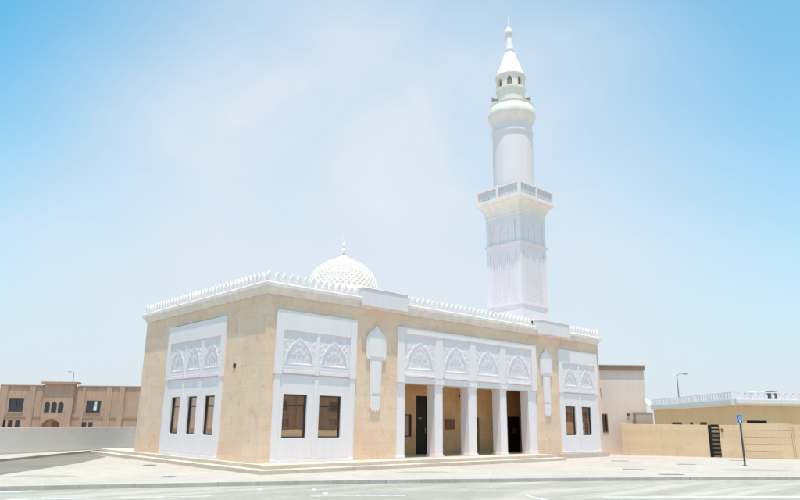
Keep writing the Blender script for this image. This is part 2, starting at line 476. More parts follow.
# porch interior
PX0, PX1, PY = 6.2, 18.2, 2.2
m = MB()
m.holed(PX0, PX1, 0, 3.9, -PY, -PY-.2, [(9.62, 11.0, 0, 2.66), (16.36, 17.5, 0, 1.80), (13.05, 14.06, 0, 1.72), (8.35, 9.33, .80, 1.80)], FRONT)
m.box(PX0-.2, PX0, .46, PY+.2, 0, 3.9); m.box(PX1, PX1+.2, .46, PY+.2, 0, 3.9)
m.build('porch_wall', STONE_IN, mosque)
MB().box(PX0, PX1, .63, PY, 3.42, 3.5).build('porch_ceiling', WHITE, mosque)
MB().box(PX0, PX1, .01, PY+.3, .001, .006).build('porch_floor', STEP, mosque)
def door(a, b, h, leaves):
    m = MB(); y = PY+.10
    m.box(a, b, y, y+.06, .01, h)
    w = (b-a)/leaves
    for k in range(leaves):
        x0 = a+w*k+.06; x1 = a+w*(k+1)-.06
        m.box(x0, x1, y-.02, y, .18, h*.42); m.box(x0, x1, y-.02, y, h*.48, h-.14)
    d = m.build('door', BLACK, mosque, .006)
    hx = a+w if leaves == 2 else b-.12
    for dx in ((-.09, .09) if leaves == 2 else (0,)):
        q = MB(); q.tube([(hx+dx, y-.03, .95), (hx+dx, y-.09, .97), (hx+dx, y-.09, 1.18), (hx+dx, y-.03, 1.20)], .014)
        q.build('handle', BRASS, d)
    for dx in (() if leaves != 2 else (-.38,)): MB().box(hx+dx-.10, hx+dx+.10, y-.035, y-.012, 1.62, 1.66).build('name_plate', BRASS, d)
door(9.62, 11.0, 2.66, 2); door(16.36, 17.5, 1.80, 2); door(13.05, 14.06, 1.72, 1)
fr = MB().holed(8.35, 9.33, .80, 1.80, -PY-.03, -PY-.10, [(8.40, 9.28, .85, 1.75)], FRONT).build('porch_window', DARK, mosque)
MB().box(8.39, 9.29, PY+.06, PY+.07, .84, 1.76).build('pane', GLASS, fr)
# shelf board and plate on the back wall
m = MB(); m.box(11.56, 12.18, PY-.06, PY-.003, 1.14, 1.58); m.box(11.53, 12.21, PY-.08, PY-.003, 1.58, 1.61)
m.build('notice_box', BROWN, mosque, .006)
MB().tube([(12.6, PY-.004, 2.75), (12.6, PY-.10, 2.75), (12.6, PY-.12, 2.62)], .035).build('wall_lamp', DARK, mosque)

# white lancet plaques between the panels
def lancet(cx):
    head = [(-.46, 3.88), (.46, 3.88), (.525, 4.0), (.525, 4.72), (.40, 4.93), (.16, 5.10), (0, 5.28), (-.16, 5.10), (-.40, 4.93), (-.525, 4.72), (-.525, 4.0)]
    stem = [(-.27, 2.46), (.27, 2.46), (.315, 3.878), (-.315, 3.878)]
    tail = [(-.20, 1.90), (-.12, 1.83), (-.06, 1.90), (0, 1.80), (.06, 1.90), (.12, 1.83), (.20, 1.90), (.262, 2.02), (.262, 2.43), (-.262, 2.43), (-.262, 2.02)]
    m = MB(); f = lambda a, z, d: (cx+a, -d, z)
    for pts, w in ((head, .07), (stem, .055), (tail, .06)): m.prism(pts, .002, w, f)
    m.prism([(-.38, 4.0), (.38, 4.0), (.43, 4.68), (.30, 4.88), (.10, 5.03), (0, 5.14), (-.10, 5.03), (-.30, 4.88), (-.43, 4.68)], .071, .085, f)
    m.prism([(-.24, 2.43), (.24, 2.43), (.24, 2.46), (-.24, 2.46)], .002, .03, f)
    m.prism([(-.19, 2.56), (.19, 2.56), (.235, 3.80), (-.235, 3.80)], .056, .068, f)
    m.build('lancet_panel', WHITE, mosque, .008)
lancet(5.20); lancet(16.86)
# little round vent on the side wall
MB().lathe([(.10, 0), (.10, .05), (.07, .07)], 0, 0, 16)
vent = MB(); vv = []
for k in range(16):
    a = 2*math.pi*k/16; vv.append((2.05+.10*math.cos(a), 3.42+.10*math.sin(a)))
vent.prism(vv, .002, .02, LEFT).build('vent', DARK, mosque)
# plinth ledge below the right-hand panel
MB().box(17.72, 22.25, -.22, -.003, G-.02, -.02).build('plinth_ledge', STEP, mosque, .01)
# terrace steps round the near corner
def lshape(x0, y0, xr, yb, z0, z1):
    return MB().prism([(x0, y0), (xr, y0), (xr, -.001), (-.001, -.001), (-.001, yb), (x0, yb)], z0, z1, lambda a, b, d: (a, b, d))
lshape(-.66, -1.42, 16.25, 14.8, G-.05, -.125).build('terrace_step', STEP, mosque, .012)
lshape(-.26, -.98, 15.95, 14.6, -.124, .0).build('terrace_step', STEP, mosque, .012)
m = MB(); m.box(0, 9, D+.0, 14.6, -.12, -.002); m.build('rear_terrace', STEP, mosque)

# dome with diamond lattice
DX, DY, DZ, DR = 9.6, 8.2, 8.42, 1.97
dm = MB(); NU, NV = 400, 150
def dome_pt(a, b):
    th = 2*math.pi*a; ph = b*math.pi/2
    r = DR*math.cos(ph)**1.04; z = DZ + DR*(.955*math.sin(ph) + .04*sstep(1.0, 1.57, ph))
    n1 = Vector((math.cos(th)*math.cos(ph), math.sin(th)*math.cos(ph), math.sin(ph)))
    # helical families; rows shrink towards the crown
    rows = math.log(math.tan(math.pi/4 + min(ph, 1.40)/2))
    N = 40; k1 = (th/(2*math.pi)*N + rows*N/(2*math.pi)); k2 = (th/(2*math.pi)*N - rows*N/(2*math.pi))
    e = min(abs(k1-round(k1)), abs(k2-round(k2)))*2
    fade = 1 - sstep(.85, 1.25, ph)
    d = (.03 - .055*sstep(.22, .66, e))*fade
    p = Vector((DX+r*math.cos(th), DY+r*math.sin(th), z)) + n1*d
    return tuple(p)
dm.grid(NU, NV, dome_pt, False)
dome = dm.build('dome', CREAMW, mosque)
MB().lathe([(DR+.0, H+.10), (DR+.0, 8.05), (DR+.12, 8.12), (DR+.14, 8.25), (DR+.10, 8.40), (DR+.05, 8.47), (DR-.10, 8.47)], DX, DY, 48).build('drum', WHITE2, dome)
MB().lathe([(.34, 10.30), (.30, 10.40), (.16, 10.46), (.09, 10.54), (.05, 10.62), (.05, 10.70), (.12, 10.76), (.14, 10.83), (.10, 10.90), (.04, 10.95), (.04, 11.02), (.085, 11.07), (.095, 11.13), (.06, 11.19), (.025, 11.24), (.02, 11.36), (.012, 11.44)], DX, DY, 20).build('finial', CREAMW, dome)
cr = MB()
pts = []
for k in range(15):
    a = R_(-60 + 300*k/14) + math.pi/2 - R_(90); pts.append((DX + .11*math.sin(a+math.pi*.83), DY, 11.55 + .11*math.cos(a+math.pi*.83)))
cr.tube(pts, [.004 + .016*math.sin(math.pi*k/14) for k in range(15)], 6)
cr.build('crescent', CREAMW, dome)

# ------------------------------------------------------------------ minaret
MX, MY, h_ = 20.13, 4.15, 1.31
mn = thing('minaret', (MX, MY, H+.1), 'tall white minaret with a square lower shaft, railed balcony and conical top', 'minaret')
def mface(k):
    a = k*math.pi/2
    ca, sa = math.cos(a), math.sin(a)
    def fn(u, z, w):
        x, y = u, -(h_+w); return (MX + x*ca - y*sa, MY + x*sa + y*ca, z)
    return fn
m = MB(); m.box(MX-h_+.033, MX+h_-.033, MY-h_+.033, MY+h_-.033, H+.1, 13.95)
for k in range(4):
    fn = mface(k)
    # corner pilasters and horizontal bands
    for z0, z1, w in ((H+.1, 8.0, 0), (8.35, 8.45, .02), (11.62, 12.03, 0), (12.03, 12.2, .07), (13.62, 13.95, 0)):
        if w == 0: fbox(m, fn, -h_+.261, h_-.261, z0, z1, -.034, -.002)
    # three tall blind lancets below, three little arches above
    for c in (-.62, 0, .62):
        fbox(m, fn, c-.30, c-.20, 8.45, 11.2, -.034, -.004); fbox(m, fn, c+.20, c+.30, 8.45, 11.2, -.034, -.004)
        pa = [(c-.30, 11.2), (c-.20, 11.2)] + [(c-.20+.40*i/10, 11.2 + .30*(1-abs(2*i/10-1)**1.7)) for i in range(1, 10)] + [(c+.20, 11.2), (c+.30, 11.2), (c+.30, 11.62), (c-.30, 11.62)]
        m.prism(pa, -.034, -.004, fn)
        pa = [(c-.31, 13.0), (c-.24, 13.0)] + [(c-.24+.48*i/10, 13.0 + .42*(1-abs(2*i/10-1)**1.7)) for i in range(1, 10)] + [(c+.24, 13.0), (c+.31, 13.0), (c+.31, 13.62), (c-.31, 13.62)]
        m.prism(pa, -.034, .01, fn)
        for d in (-.275, .275): fbox(m, fn, c+d-.035, c+d+.035, 12.2, 13.0, -.034, .004)
    for c in (-.62, 0, .62):                                 # fretwork inside the lancets
        for j in range(9):
            z = 8.55 + j*.29
            m.prism([(c-.19, z), (c-.15, z), (c+.19, z+.26), (c+.15, z+.26)], -.034, -.024, fn)
            m.prism([(c+.15, z), (c+.19, z), (c-.15, z+.26), (c-.19, z+.26)], -.034, -.025, fn)
for sx in (-1, 1):
    for sy in (-1, 1):
        x0, x1 = sorted((MX+sx*h_, MX+sx*(h_-.26))); y0, y1 = sorted((MY+sy*h_, MY+sy*(h_-.26)))
        m.box(x0, x1, y0, y1, H+.1, 13.95)
for z0, z1, w in ((8.33, 8.45, .03), (12.03, 12.2, .08)): m.box(MX-h_-w, MX+h_+w, MY-h_-w, MY+h_+w, z0, z1)
m.build('lower_shaft', WHITE2, mn)
# corbelled balcony
BH = 1.74
def sq_sweep(prof):
    m = MB(); L = [[(MX-o, MY-o, z), (MX+o, MY-o, z), (MX+o, MY+o, z), (MX-o, MY+o, z)] for o, z in prof]
    for j in range(len(L)-1):
        for k in range(4): m.quad(L[j][k], L[j][(k+1) % 4], L[j+1][(k+1) % 4], L[j+1][k])
    m.quad(*L[0]); m.quad(*L[-1]); return m
sq_sweep([(1.312, 13.952), (1.34, 14.0), (1.34, 14.16), (1.36, 14.22), (1.43, 14.45), (1.55, 14.68), (1.68, 14.78), (1.68, 14.82), (BH+.03, 14.84), (BH+.03, 15.0)]).build('balcony_slab', CREAMW, mn)
rail = MB()
for k in range(4):
    a = k*math.pi/2; ca, sa = math.cos(a), math.sin(a)
    def fn(u, z, w): x, y = u, -(BH+w); return (MX + x*ca - y*sa, MY + x*sa + y*ca, z)
    fbox(rail, fn, -BH+.001, BH-.141, 15.74, 15.85, -.14, .0); fbox(rail, fn, -BH+.07, BH-.15, 15.0, 15.10, -.12, -.02)
    fbox(rail, fn, -BH-.012, -BH+.15, 15.0, 15.93, -.152, .012); fbox(rail, fn, -.085, .075, 15.0, 15.93, -.15, .012)
rail.build('balcony_rail', WHITE, mn)
gp = MB()
for k in range(4):
    a = k*math.pi/2; ca, sa = math.cos(a), math.sin(a)
    def fn(u, z, w): x, y = u, -(BH+w); return (MX + x*ca - y*sa, MY + x*sa + y*ca, z)
    for a0, a1 in ((-BH+.15, -.085), (.075, BH-.14)):
        hs = []; n = 6; ww = (a1-a0)/n
        for i in range(n):
            for j in range(3):
                hs.append((a0+ww*(i+.34), a0+ww*(i+.66), 15.16+.2*j, 15.25+.2*j))
        gp.holed(a0, a1, 15.10, 15.74, -.05, -.09, hs, fn)
gp.build('balcony_grille', PANELG, mn)
# round upper shaft and gallery
m = MB().lathe([(1.40, 15.0), (1.40, 15.35), (1.31, 15.42), (1.31, 18.0), (1.29, 19.75), (1.36, 19.78), (1.36, 19.9), (1.29, 19.93), (1.29, 20.40)], MX, MY, 48)
m.build('upper_shaft', WHITE2, mn)
MB().lathe([(1.28, 20.40), (1.32, 20.44), (1.33, 20.54), (1.40, 20.66), (1.49, 20.82), (1.545, 20.98), (1.56, 21.12), (1.55, 21.26), (1.50, 21.46), (1.43, 21.66), (1.40, 21.74), (1.43, 21.78), (1.43, 21.86), (1.34, 21.88), (1.30, 21.86), (1.28, 21.45), (.3, 21.45)], MX, MY, 48).build('gallery', CREAMW, mn)
# lantern: a drum with small arched openings under the eave
m = MB(); m.lathe([(.98, 21.45), (.98, 21.95), (.93, 22.0), (.90, 22.5), (.92, 22.95), (1.0, 23.02), (1.0, 23.12), (.93, 23.16), (.60, 23.16)], MX, MY, 40)
for k in range(8):
    da = 2*math.pi/8; a0 = da*k + R_(11)
    def cf(u, z, d, a0=a0): r = .95-d; return (MX + r*math.cos(a0+u), MY + r*math.sin(a0+u), z)
    m.prism([(-.21, 23.14), (0, 23.14), (.21, 23.14), (.21, 23.55), (0, 23.55), (-.21, 23.55)], 0, .14, cf)
    arc = [(.21, 23.55)] + [(.21 + (da-.42)*i/8, 23.55 + .26*(1-abs(2*i/8-1)**1.8)) for i in range(1, 8)] + [(da-.21, 23.55), (da-.0, 23.55), (da-.0, 24.0), (da*.75, 24.0), (da*.5, 24.0), (da*.25, 24.0), (.0, 24.0), (0., 23.55)]
    m.prism(arc, 0, .14, cf)
m.lathe([(.55, 23.16), (.55, 24.0)], MX, MY, 24)
m.build('lantern', CREAMW, mn)
MB().lathe([(.80, 23.96), (1.02, 23.98), (1.03, 24.05), (.95, 24.12), (.36, 25.84), (.33, 25.93)], MX, MY, 40).build('cone_roof', WHITE, mn)
MB().lathe([(.33, 25.93), (.28, 25.97), (.31, 26.08), (.31, 26.2), (.27, 26.32), (.26, 26.4), (.215, 27.38), (.20, 27.44), (.31, 27.46), (.31, 27.52), (.06, 28.02), (.045, 28.1), (.06, 28.15), (.04, 28.25), (.03, 28.6), (.008, 28.85)], MX, MY, 24).build('finial', WHITE, mn)
def horn(a):
    c = Vector((MX + 1.06*math.cos(a), MY + 1.06*math.sin(a), 22.42)); d = Vector((math.cos(a), math.sin(a), 0))
    o = MB().tube([c - d*.18, c - d*.02, c + d*.10, c + d*.22], [.07, .07, .12, .19], 14)
    o.tube([c - d*.1 - Vector((0, 0, .95)), c - d*.1], .03)
    ob = o.build('loudspeaker', GREYP, mn)
for a in (R_(140), R_(-55)): horn(a)

# ------------------------------------------------------------------ villa
def build_villa(label, group):
    V = thing('villa', (0, 0, 0), label, 'villa', group)
    F = lambda u, z, w: (u, -w, z)
    WT = 8.85; L0, L1 = -12.9, 16.5; C0, C1 = -4.4, 1.2
    wins = [(-10.9, -8.2, 4.2, 6.6), (3.55, 6.25, 4.2, 6.4)]
    small = [(-11.9+k*1.35, -11.0+k*1.35, 1.1, 2.65) for k in range(3)] + [(3.2+k*1.2, 4.0+k*1.2, .9, 2.5) for k in range(2)]
    m = MB()
    m.holed(L0, C0, 0, WT, 0, -.35, [wins[0]]+small[:3], F); m.holed(C1, L1, 0, WT, 0, -.35, [wins[1]]+small[3:], F)
    tri = [(-3.95+k*1.28, -2.95+k*1.28, 4.15, 6.15) for k in range(3)]
    ent = (-4.1+.15, -.75, .0, 3.05)
    m.holed(C0, C1, 0, 9.35, .5, -.35, tri+[ent], F)
    # fill the arch heads so that openings end in round arches
    for (a, b, z0, z1) in tri + [ent]:
        n = 12; r = (b-a)/2; hh = min(r, .8)
        for s0 in (0, 1):
            pts = [((a if s0 == 0 else b), z1)]
            for i in range(n//2+1):
                q = i/n if s0 == 0 else 1-i/n
                pts.append((a+(b-a)*q, z1-.001 - hh*(1-math.sin(math.pi*q)) if True else 0))
            m.prism(pts, .498, -.348, F)
    m.box(L0, L1, .36, 14, 0, WT-.5); m.box(L0, L0+.3, .35, 14, WT-.5, WT); m.box(L1-.3, L1, .35, 14, WT-.5, WT)
    for a, b, w in ((-12.9, -11.4, .14), (-7.3, -6.2, .14), (2.6, 3.2, .12), (7.1, 8.2, .14), (9.6, 10.6, .3)): fbox(m, F, a, b, 0, WT+.10, .002, w)
    m.build('wall', VILLA, V)
    m = MB(); fbox(m, F, C0-.5, C1+.5, 9.35, 9.75, .95, -.9)
    fbox(m, F, L0-.02, C0-.5, WT+.10, WT+.28, .16, -.4); fbox(m, F, C1+.5, L1+.02, WT+.10, WT+.28, .16, -.4)
    fbox(m, F, L0, C0, WT, WT+.10, -.01, -.3); fbox(m, F, C1, L1, WT, WT+.10, -.01, -.3)
    m.build('coping', VILLA2, V)
    m = MB(); fbox(m, F, C1, 16.5, 3.25, 3.5, .003, .10); fbox(m, F, L0, C0, 3.25, 3.5, .003, .10); m.build('string_course', VILLA2, V)
    def win(a, b, z0, z1, w):
        fr = MB().holed(a, b, z0, z1, w-.10, w-.18, [(a+.07, (a+b)/2-.03, z0+.07, z1-.07), ((a+b)/2+.03, b-.07, z0+.07, z1-.07)], F).build('window', DARK, V)
        p = MB(); fbox(p, F, a+.06, b-.06, z0+.06, z1-.06, w-.15, w-.14); p.build('pane', VGLASS, fr)
        if a == 3.55: p = MB(); fbox(p, F, a+1.3, b-.75, z0+.4, z1-.1, w-.135, w-.12); p.build('blind', SIGNW, fr)
    for q in wins+small: win(*q, 0)
    for q in tri: win(*q, .5)
    for a, b, z0, z1 in wins:
        m = MB(); fbox(m, F, a-.12, b+.12, z1+.0, z1+.55, .003, .08); m.build('window_head', VILLA, V)
        m = MB(); fbox(m, F, a-.15, b+.15, z0-.15, z0, .003, .14); m.build('window_sill', VILLA, V)
    d = MB(); d.box(-2.5, -.75, .2, .26, 0, 2.45); d.build('door', BROWN, V)
    return V
cam = Vector((-12.38, -20.82, 1.4)); yaw = R_(42.173)
fwv = Vector((math.sin(yaw), math.cos(yaw), 0)); rtv = Vector((math.cos(yaw), -math.sin(yaw), 0))
def at(px, depth, z=0.):
    """ground point seen at horizontal photo pixel px, `depth` metres along the view"""
    p = cam + fwv*depth + rtv*((px-400)/661.3*depth*.975); return Vector((p.x, p.y, z))
v0 = build_villa('brown two-storey villa behind the low white wall, left of the mosque', 'two-storey villas')
pv = at(70, 127); v0.location = (pv.x, pv.y, -1.6); v0.rotation_euler.z = -yaw
p2 = at(-120, 140); dup(v0, (p2.x, p2.y, -1.6), -yaw, 'pale brown villa cut off by the left edge of the picture', 'two-storey villas')
for k, (x, y, a) in enumerate(((76, -110, 180), (109, -112, 180), (151, -110, 180), (186, -110, 180))):
    dup(v0, (x, y, -.4), R_(a), 'villa across the road, seen only as a reflection in the mosque windows', 'villas reflected in the mosque windows')

# ------------------------------------------------------------------ boundary wall on the left
bw = thing('boundary_wall', (-4.86, 13.75, G), 'low cream rendered wall running along the left edge of the lot', 'wall')
line = [(-44, -.1), (-24, 5.3), (-12, 9.45), (-4.9, 13.78), (2.2, 18.6), (9, 23.2), (26, 31)]
m = MB(); c_ = MB()
for i in range(len(line)-1):
    a = Vector(line[i]); b = Vector(line[i+1]); n = Vector((a.y-b.y, b.x-a.x)).normalized()
    q = [tuple(a), tuple(b), tuple(b+n*.22), tuple(a+n*.22)]
    m.prism(q, G-.1, G+1.20, lambda x, y, z: (x, y, z))
    q = [tuple(a-n*.04), tuple(b-n*.04), tuple(b+n*.26), tuple(a+n*.26)]
    c_.prism(q, G+1.20, G+1.27, lambda x, y, z: (x, y, z))
m.build('wall_body', WALLC, bw); c_.build('coping', WALLC, bw)

# ------------------------------------------------------------------ house beside the mosque
hp = at(648, 41.5); 
hs = thing('house', (hp.x, hp.y, G), 'plain pinkish house with a brown roof edge, just right of the mosque', 'house')
ub = Vector((hp.x, hp.y, 0))
def HF(u, z, w): p = ub + rtv*u - fwv*w; return (p.x, p.y, z)
HT = 4.72
m = MB().holed(-7, 0, G-.1, HT, 0, -.3, [(-2.80, -2.42, 1.0, 2.1)], HF); fbox(m, HF, -7, 0, G-.1, HT-.05, -.31, -7)
m.build('wall', PINK, hs)
m = MB(); fbox(m, HF, -7.1, .05, HT, HT+.22, .10, -7.1); fbox(m, HF, -7.1, .09, HT+.22, HT+.32, .14, -7.14); m.build('coping', BROWNCAP, hs)
m = MB(); fbox(m, HF, -2.1, -1.35, 4.33, 4.37, .003, .03); m.build('trim', WALLC, hs)
wf = MB().holed(-2.80, -2.42, 1.0, 2.1, .03, -.15, [(-2.74, -2.48, 1.06, 2.04)], HF).build('window', BROWN, hs)
m = MB(); fbox(m, HF, -2.75, -2.47, 1.05, 2.05, -.10, -.11); m.build('pane', VGLASS, wf)
m = MB(); fbox(m, HF, -1.22, -1.06, 1.98, 2.14, .003, .05); m.build('wall_box', BROWN, hs)
ac = MB(); fbox(ac, HF, -3.10, -2.84, 3.05, 3.60, .05, .40); fbox(ac, HF, -3.08, -3.01, 2.98, 3.05, .003, .35); fbox(ac, HF, -2.93, -2.86, 2.98, 3.05, .003, .35)
aco = ac.build('air_conditioner', DARK); tag(aco, 'small dark air conditioner high on the pinkish house wall', 'air conditioner')
# dish on the house corner
dp = Vector(HF(.02, 2.60, .05))
dish = thing('satellite_dish', tuple(dp), 'white satellite dish on the corner of the pinkish house', 'satellite dish')
m = MB(); n = 20
for j in range(6):
    for k in range(n): pass
dn = (-fwv*.85 + Vector((0, 0, .45)) + rtv*.25).normalized(); du = dn.cross(Vector((0, 0, 1))).normalized(); dv = du.cross(dn)
cc = dp + Vector((0, 0, .2)) - fwv*.15
m.grid(24, 6, lambda a, b: tuple(cc + du*(.19*b*math.cos(2*math.pi*a)) + dv*(.21*b*math.sin(2*math.pi*a)) + dn*(.06*b*b)), True)
m.build('reflector', WALLC, dish).modifiers.new('t', 'SOLIDIFY').thickness = .015
MB().tube([tuple(dp), tuple(cc - Vector((0, 0, .05)) ), tuple(cc)], .025).tube([tuple(cc - dv*.19), tuple(cc + dn*.2 - dv*.05)], .008).build('bracket', GREYP, dish)

# small brown outbuilding between house and fence
op = at(637, 40.9)
def OF(u, z, w): p = Vector((op.x, op.y, 0)) + rtv*u - fwv*w; return (p.x, p.y, z)
m = MB(); fbox(m, OF, 0, 1.02, G-.1, 2.15, 0, -.5); 
outb = thing('outbuilding', (op.x, op.y, G), 'small dull brown block between the pinkish house and the fence', 'outbuilding')
m.build('wall', mat_paint('outbuilding_render', (.52, .40, .32), .1), outb)
m = MB(); fbox(m, OF, -.02, 1.04, 2.15, 2.2, .02, -.52); m.build('roof', BROWNCAP, outb)

# ------------------------------------------------------------------ fence wall on the right
f0 = Vector((24.68, .36)); f1 = Vector((29.06, -7.66)); fd = (f1-f0).normalized(); fn2 = Vector((fd.y, -fd.x))
if fn2.dot(Vector((cam.x, cam.y)) - f0) < 0: fn2 = -fn2
def FF(u, z, w): p = f0 + fd*u + fn2*w; return (p.x, p.y, z)
FT = 1.50
fw_ = thing('fence_wall', (f0.x, f0.y, G), 'long tan rendered wall with a grooved gate, right of the mosque', 'wall')
# distances along the wall of photo columns
def fu(px):
    k = (px-400)/661.3*.975
    d = fwv + rtv*k; A = Vector((cam.x, cam.y)); dx = Vector((d.x, d.y))
    # A + t dx = f0 + s fd
    det = dx.x*(-fd.y) - dx.y*(-fd.x); r = f0 - A
    t = (r.x*(-fd.y) - r.y*(-fd.x))/det
    return (A + dx*t - f0).dot(fd)
g0, g1 = fu(707.5), fu(718.5); s0, s1 = fu(742), fu(790)
m = MB(); fbox(m, FF, 0, g0, G-.1, FT, 0, -.25); fbox(m, FF, g1, s0, G-.1, FT, 0, -.25); fbox(m, FF, s1, 30, G-.1, FT, 0, -.25)
fbox(m, FF, -.0, .35, G-.1, FT+.02, .002, .06)
for px in (662,): u = fu(px); fbox(m, FF, u-.05, u+.05, G-.1, FT, .002, .02)
fbox(m, FF, fu(792)-.0, fu(792)+.3, G-.1, FT+.02, .002, .05)
fbox(m, FF, s0-.12, s0, G-.1, FT+.0, .002, .02)
m.build('wall_body', TAN, fw_, .01)
m = MB()
for j in range(5): fbox(m, FF, s0+.004, s1-.004, G+.02+j*.372, G+.02+j*.372+.358, -.04, -.12)
fbox(m, FF, s0+.004, s1-.004, G+.02, FT-.02, -.13, -.16)
m.build('gate_leaf', TAN, fw_, .006)
m = MB(); fbox(m, FF, fu(720.2), fu(722.6), 1.13, 1.32, .002, .06); m.build('keypad', BROWN, fw_, .006)
# slatted pedestrian gate
sg = thing('slatted_gate', FF(g0, G, 0), 'narrow gate of eight dark horizontal slats in the tan wall', 'gate')
m = MB(); fbox(m, FF, g0+.004, g0+.16, G, FT+.0, .03, -.12); m.build('post', BLACK, sg)
sl0 = None
for j in range(8):
    z = G + .10 + j*.225
    o = MB(); fbox(o, FF, g0+.16, g1-.004, z, z+.115, -.02, -.09); o.build('slat', BLACK, sg)
m = MB(); fbox(m, FF, g0+.16, g1-.004, G, FT-.02, -.16, -.20); m.build('back_panel', TAN, sg)

# ------------------------------------------------------------------ long low building behind the fence
cB = at(737, 62); cL = at(655, 84); 
lb = thing('low_building', (cB.x, cB.y, G), 'long low tan building with a white railed roof behind the tan wall', 'building')
P0 = Vector((cB.x, cB.y)); PL = Vector((cL.x, cL.y)); PR = P0 + Vector((rtv.x, rtv.y))*34
LBT = 3.3
def seg_fn(A, B):
    d = (B-A).normalized(); n = Vector((d.y, -d.x))
    if n.dot(Vector((cam.x, cam.y)) - A) < 0: n = -n
    L = (B-A).length
    return (lambda u, z, w: ((A + d*u + n*w).x, (A + d*u + n*w).y, z)), L
fa, La = seg_fn(P0, PL); fb, Lb = seg_fn(P0, PR)
wa = [(La*.60, La*.74, 1.55, 1.85), (La*.46, La*.50, 1.6, 1.85), (La*.30, La*.38, 1.55, 1.85)]; wb = [(.9, 2.75, 1.70, 2.0), (9, 10.5, 1.7, 2.0)]
m = MB().holed(0, La, G-.1, LBT, 0, -.3, wa, fa); m.holed(0, Lb, G-.1, LBT, 0, -.3, wb, fb)
m.build('wall', TAN2, lb)
m = MB()
for f, L in ((fa, La), (fb, Lb)): fbox(m, f, 0.0, L, LBT, LBT+.2, .25, -1.5); fbox(m, f, 0.0, L, LBT+.2, LBT+.55, .32, -1.5)
m.build('fascia', PINKC, lb)
MB().prism([tuple(P0), tuple(PL), tuple(PL+Vector((14, -14))), tuple(PR+Vector((8, 9))), tuple(PR)], LBT+.05, LBT+.18, lambda x, y, z: (x, y, z)).build('roof', PINKC, lb)
for f, ws in ((fa, wa), (fb, wb)):
    for q in ws:
        m = MB(); fbox(m, f, *q, -.12, -.16); m.build('window', BLACK, lb)
m = MB()
for f, L in ((fa, La), (fb, Lb)):
    fbox(m, f, 0, L, LBT+.55, LBT+.63, .25, .12); fbox(m, f, 0, L, LBT+1.15, LBT+1.24, .24, .14)
    n = int(L/.62)
    for k in range(n):
        u = (k+.5)*L/n; m.prism([(u-.09, LBT+.63), (u+.09, LBT+.63), (u+.15, LBT+.85), (u+.09, LBT+1.15), (u-.09, LBT+1.15), (u-.15, LBT+.85)], .16, .22, f)
m.build('railing', WHITE, lb)
def roof_thing(name, px0, px1, z0, z1, mat, label, cat, depth=64.5):
    a = at(px0, depth); b = at(px1, depth); w = (b-a).length
    def f(u, z, q): p = a + rtv*u + fwv*q; return (p.x, p.y, z)
    return a, w, f
a, w, f = roof_thing('t', 757.5, 768.5, 0, 0, None, '', '')
tk = thing('water_tank', (a.x, a.y, LBT+.18), 'white ribbed water tank on the flat roof of the low building', 'water tank')
m = MB(); m.prism([(0, LBT+.65), (w, LBT+.65), (w, LBT+1.38), (w-.12, LBT+1.46), (.12, LBT+1.46), (0, LBT+1.38)], 0, 1.0, f)
for k in range(5): m.prism([(w*(k+.3)/5, LBT+.7), (w*(k+.7)/5, LBT+.7), (w*(k+.7)/5, LBT+1.35), (w*(k+.3)/5, LBT+1.35)], -.05, 0.01, f)
m.build('shell', SIGNW, tk, .02)
m = MB(); m.prism([(0.1, LBT+.18), (w-.1, LBT+.18), (w-.1, LBT+.65), (.1, LBT+.65)], .1, .9, f); m.build('stand', GREYP, tk)
a, w, f = roof_thing('t', 772.5, 780.5, 0, 0, None, '', '')
cu = thing('cooling_unit', (a.x, a.y, LBT+.18), 'dark grey cooling unit beside the white roof tank', 'cooling unit')
m = MB(); m.prism([(0, LBT+.18), (w, LBT+.18), (w, LBT+1.42), (0, LBT+1.42)], 0, .9, f)
for k in range(6): m.prism([(w*.08, LBT+.35+k*.17), (w*.92, LBT+.35+k*.17), (w*.92, LBT+.43+k*.17), (w*.08, LBT+.43+k*.17)], -.03, .01, f)
m.build('casing', mat_plain('unit_grey', (.10, .11, .12), .5), cu, .02)
m = MB(); m.prism([(w*.15, LBT+1.42), (w*.85, LBT+1.42), (w*.85, LBT+1.48), (w*.15, LBT+1.48)], .1, .8, f); m.build('fan_guard', GREYP, cu)

# ------------------------------------------------------------------ street lamps
def lamp(px, depth, base, h, arm, label):
    p = at(px, depth)
    L = thing('street_lamp', (p.x, p.y, base), label, 'street lamp', 'street lamps')
    q = Vector((p.x, p.y, base)); t = q + Vector((0, 0, h))
    MB().tube([tuple(q), tuple(q + Vector((0, 0, h*.5))), tuple(t)], [.13, .10, .07], 10).build('pole', GREYP, L)
    e = t + rtv*arm + Vector((0, 0, .15))
    MB().tube([tuple(t - Vector((0, 0, .1))), tuple(t + rtv*arm*.4 + Vector((0, 0, .12))), tuple(e)], .045, 8).build('arm', GREYP, L)
    MB().tube([tuple(e), tuple(e + rtv*.15*math.copysign(1, arm)), tuple(e + rtv*.75*math.copysign(1, arm))], [.05, .13, .09], 10).build('lamp_head', GREYP, L)
lamp(681.5, 92, G-.1, 8.6, .8, 'thin street lamp rising behind the low tan building')
lamp(72.5, 150, -1.7, 13.2, -.6, 'thin street lamp rising behind the brown villa roof')

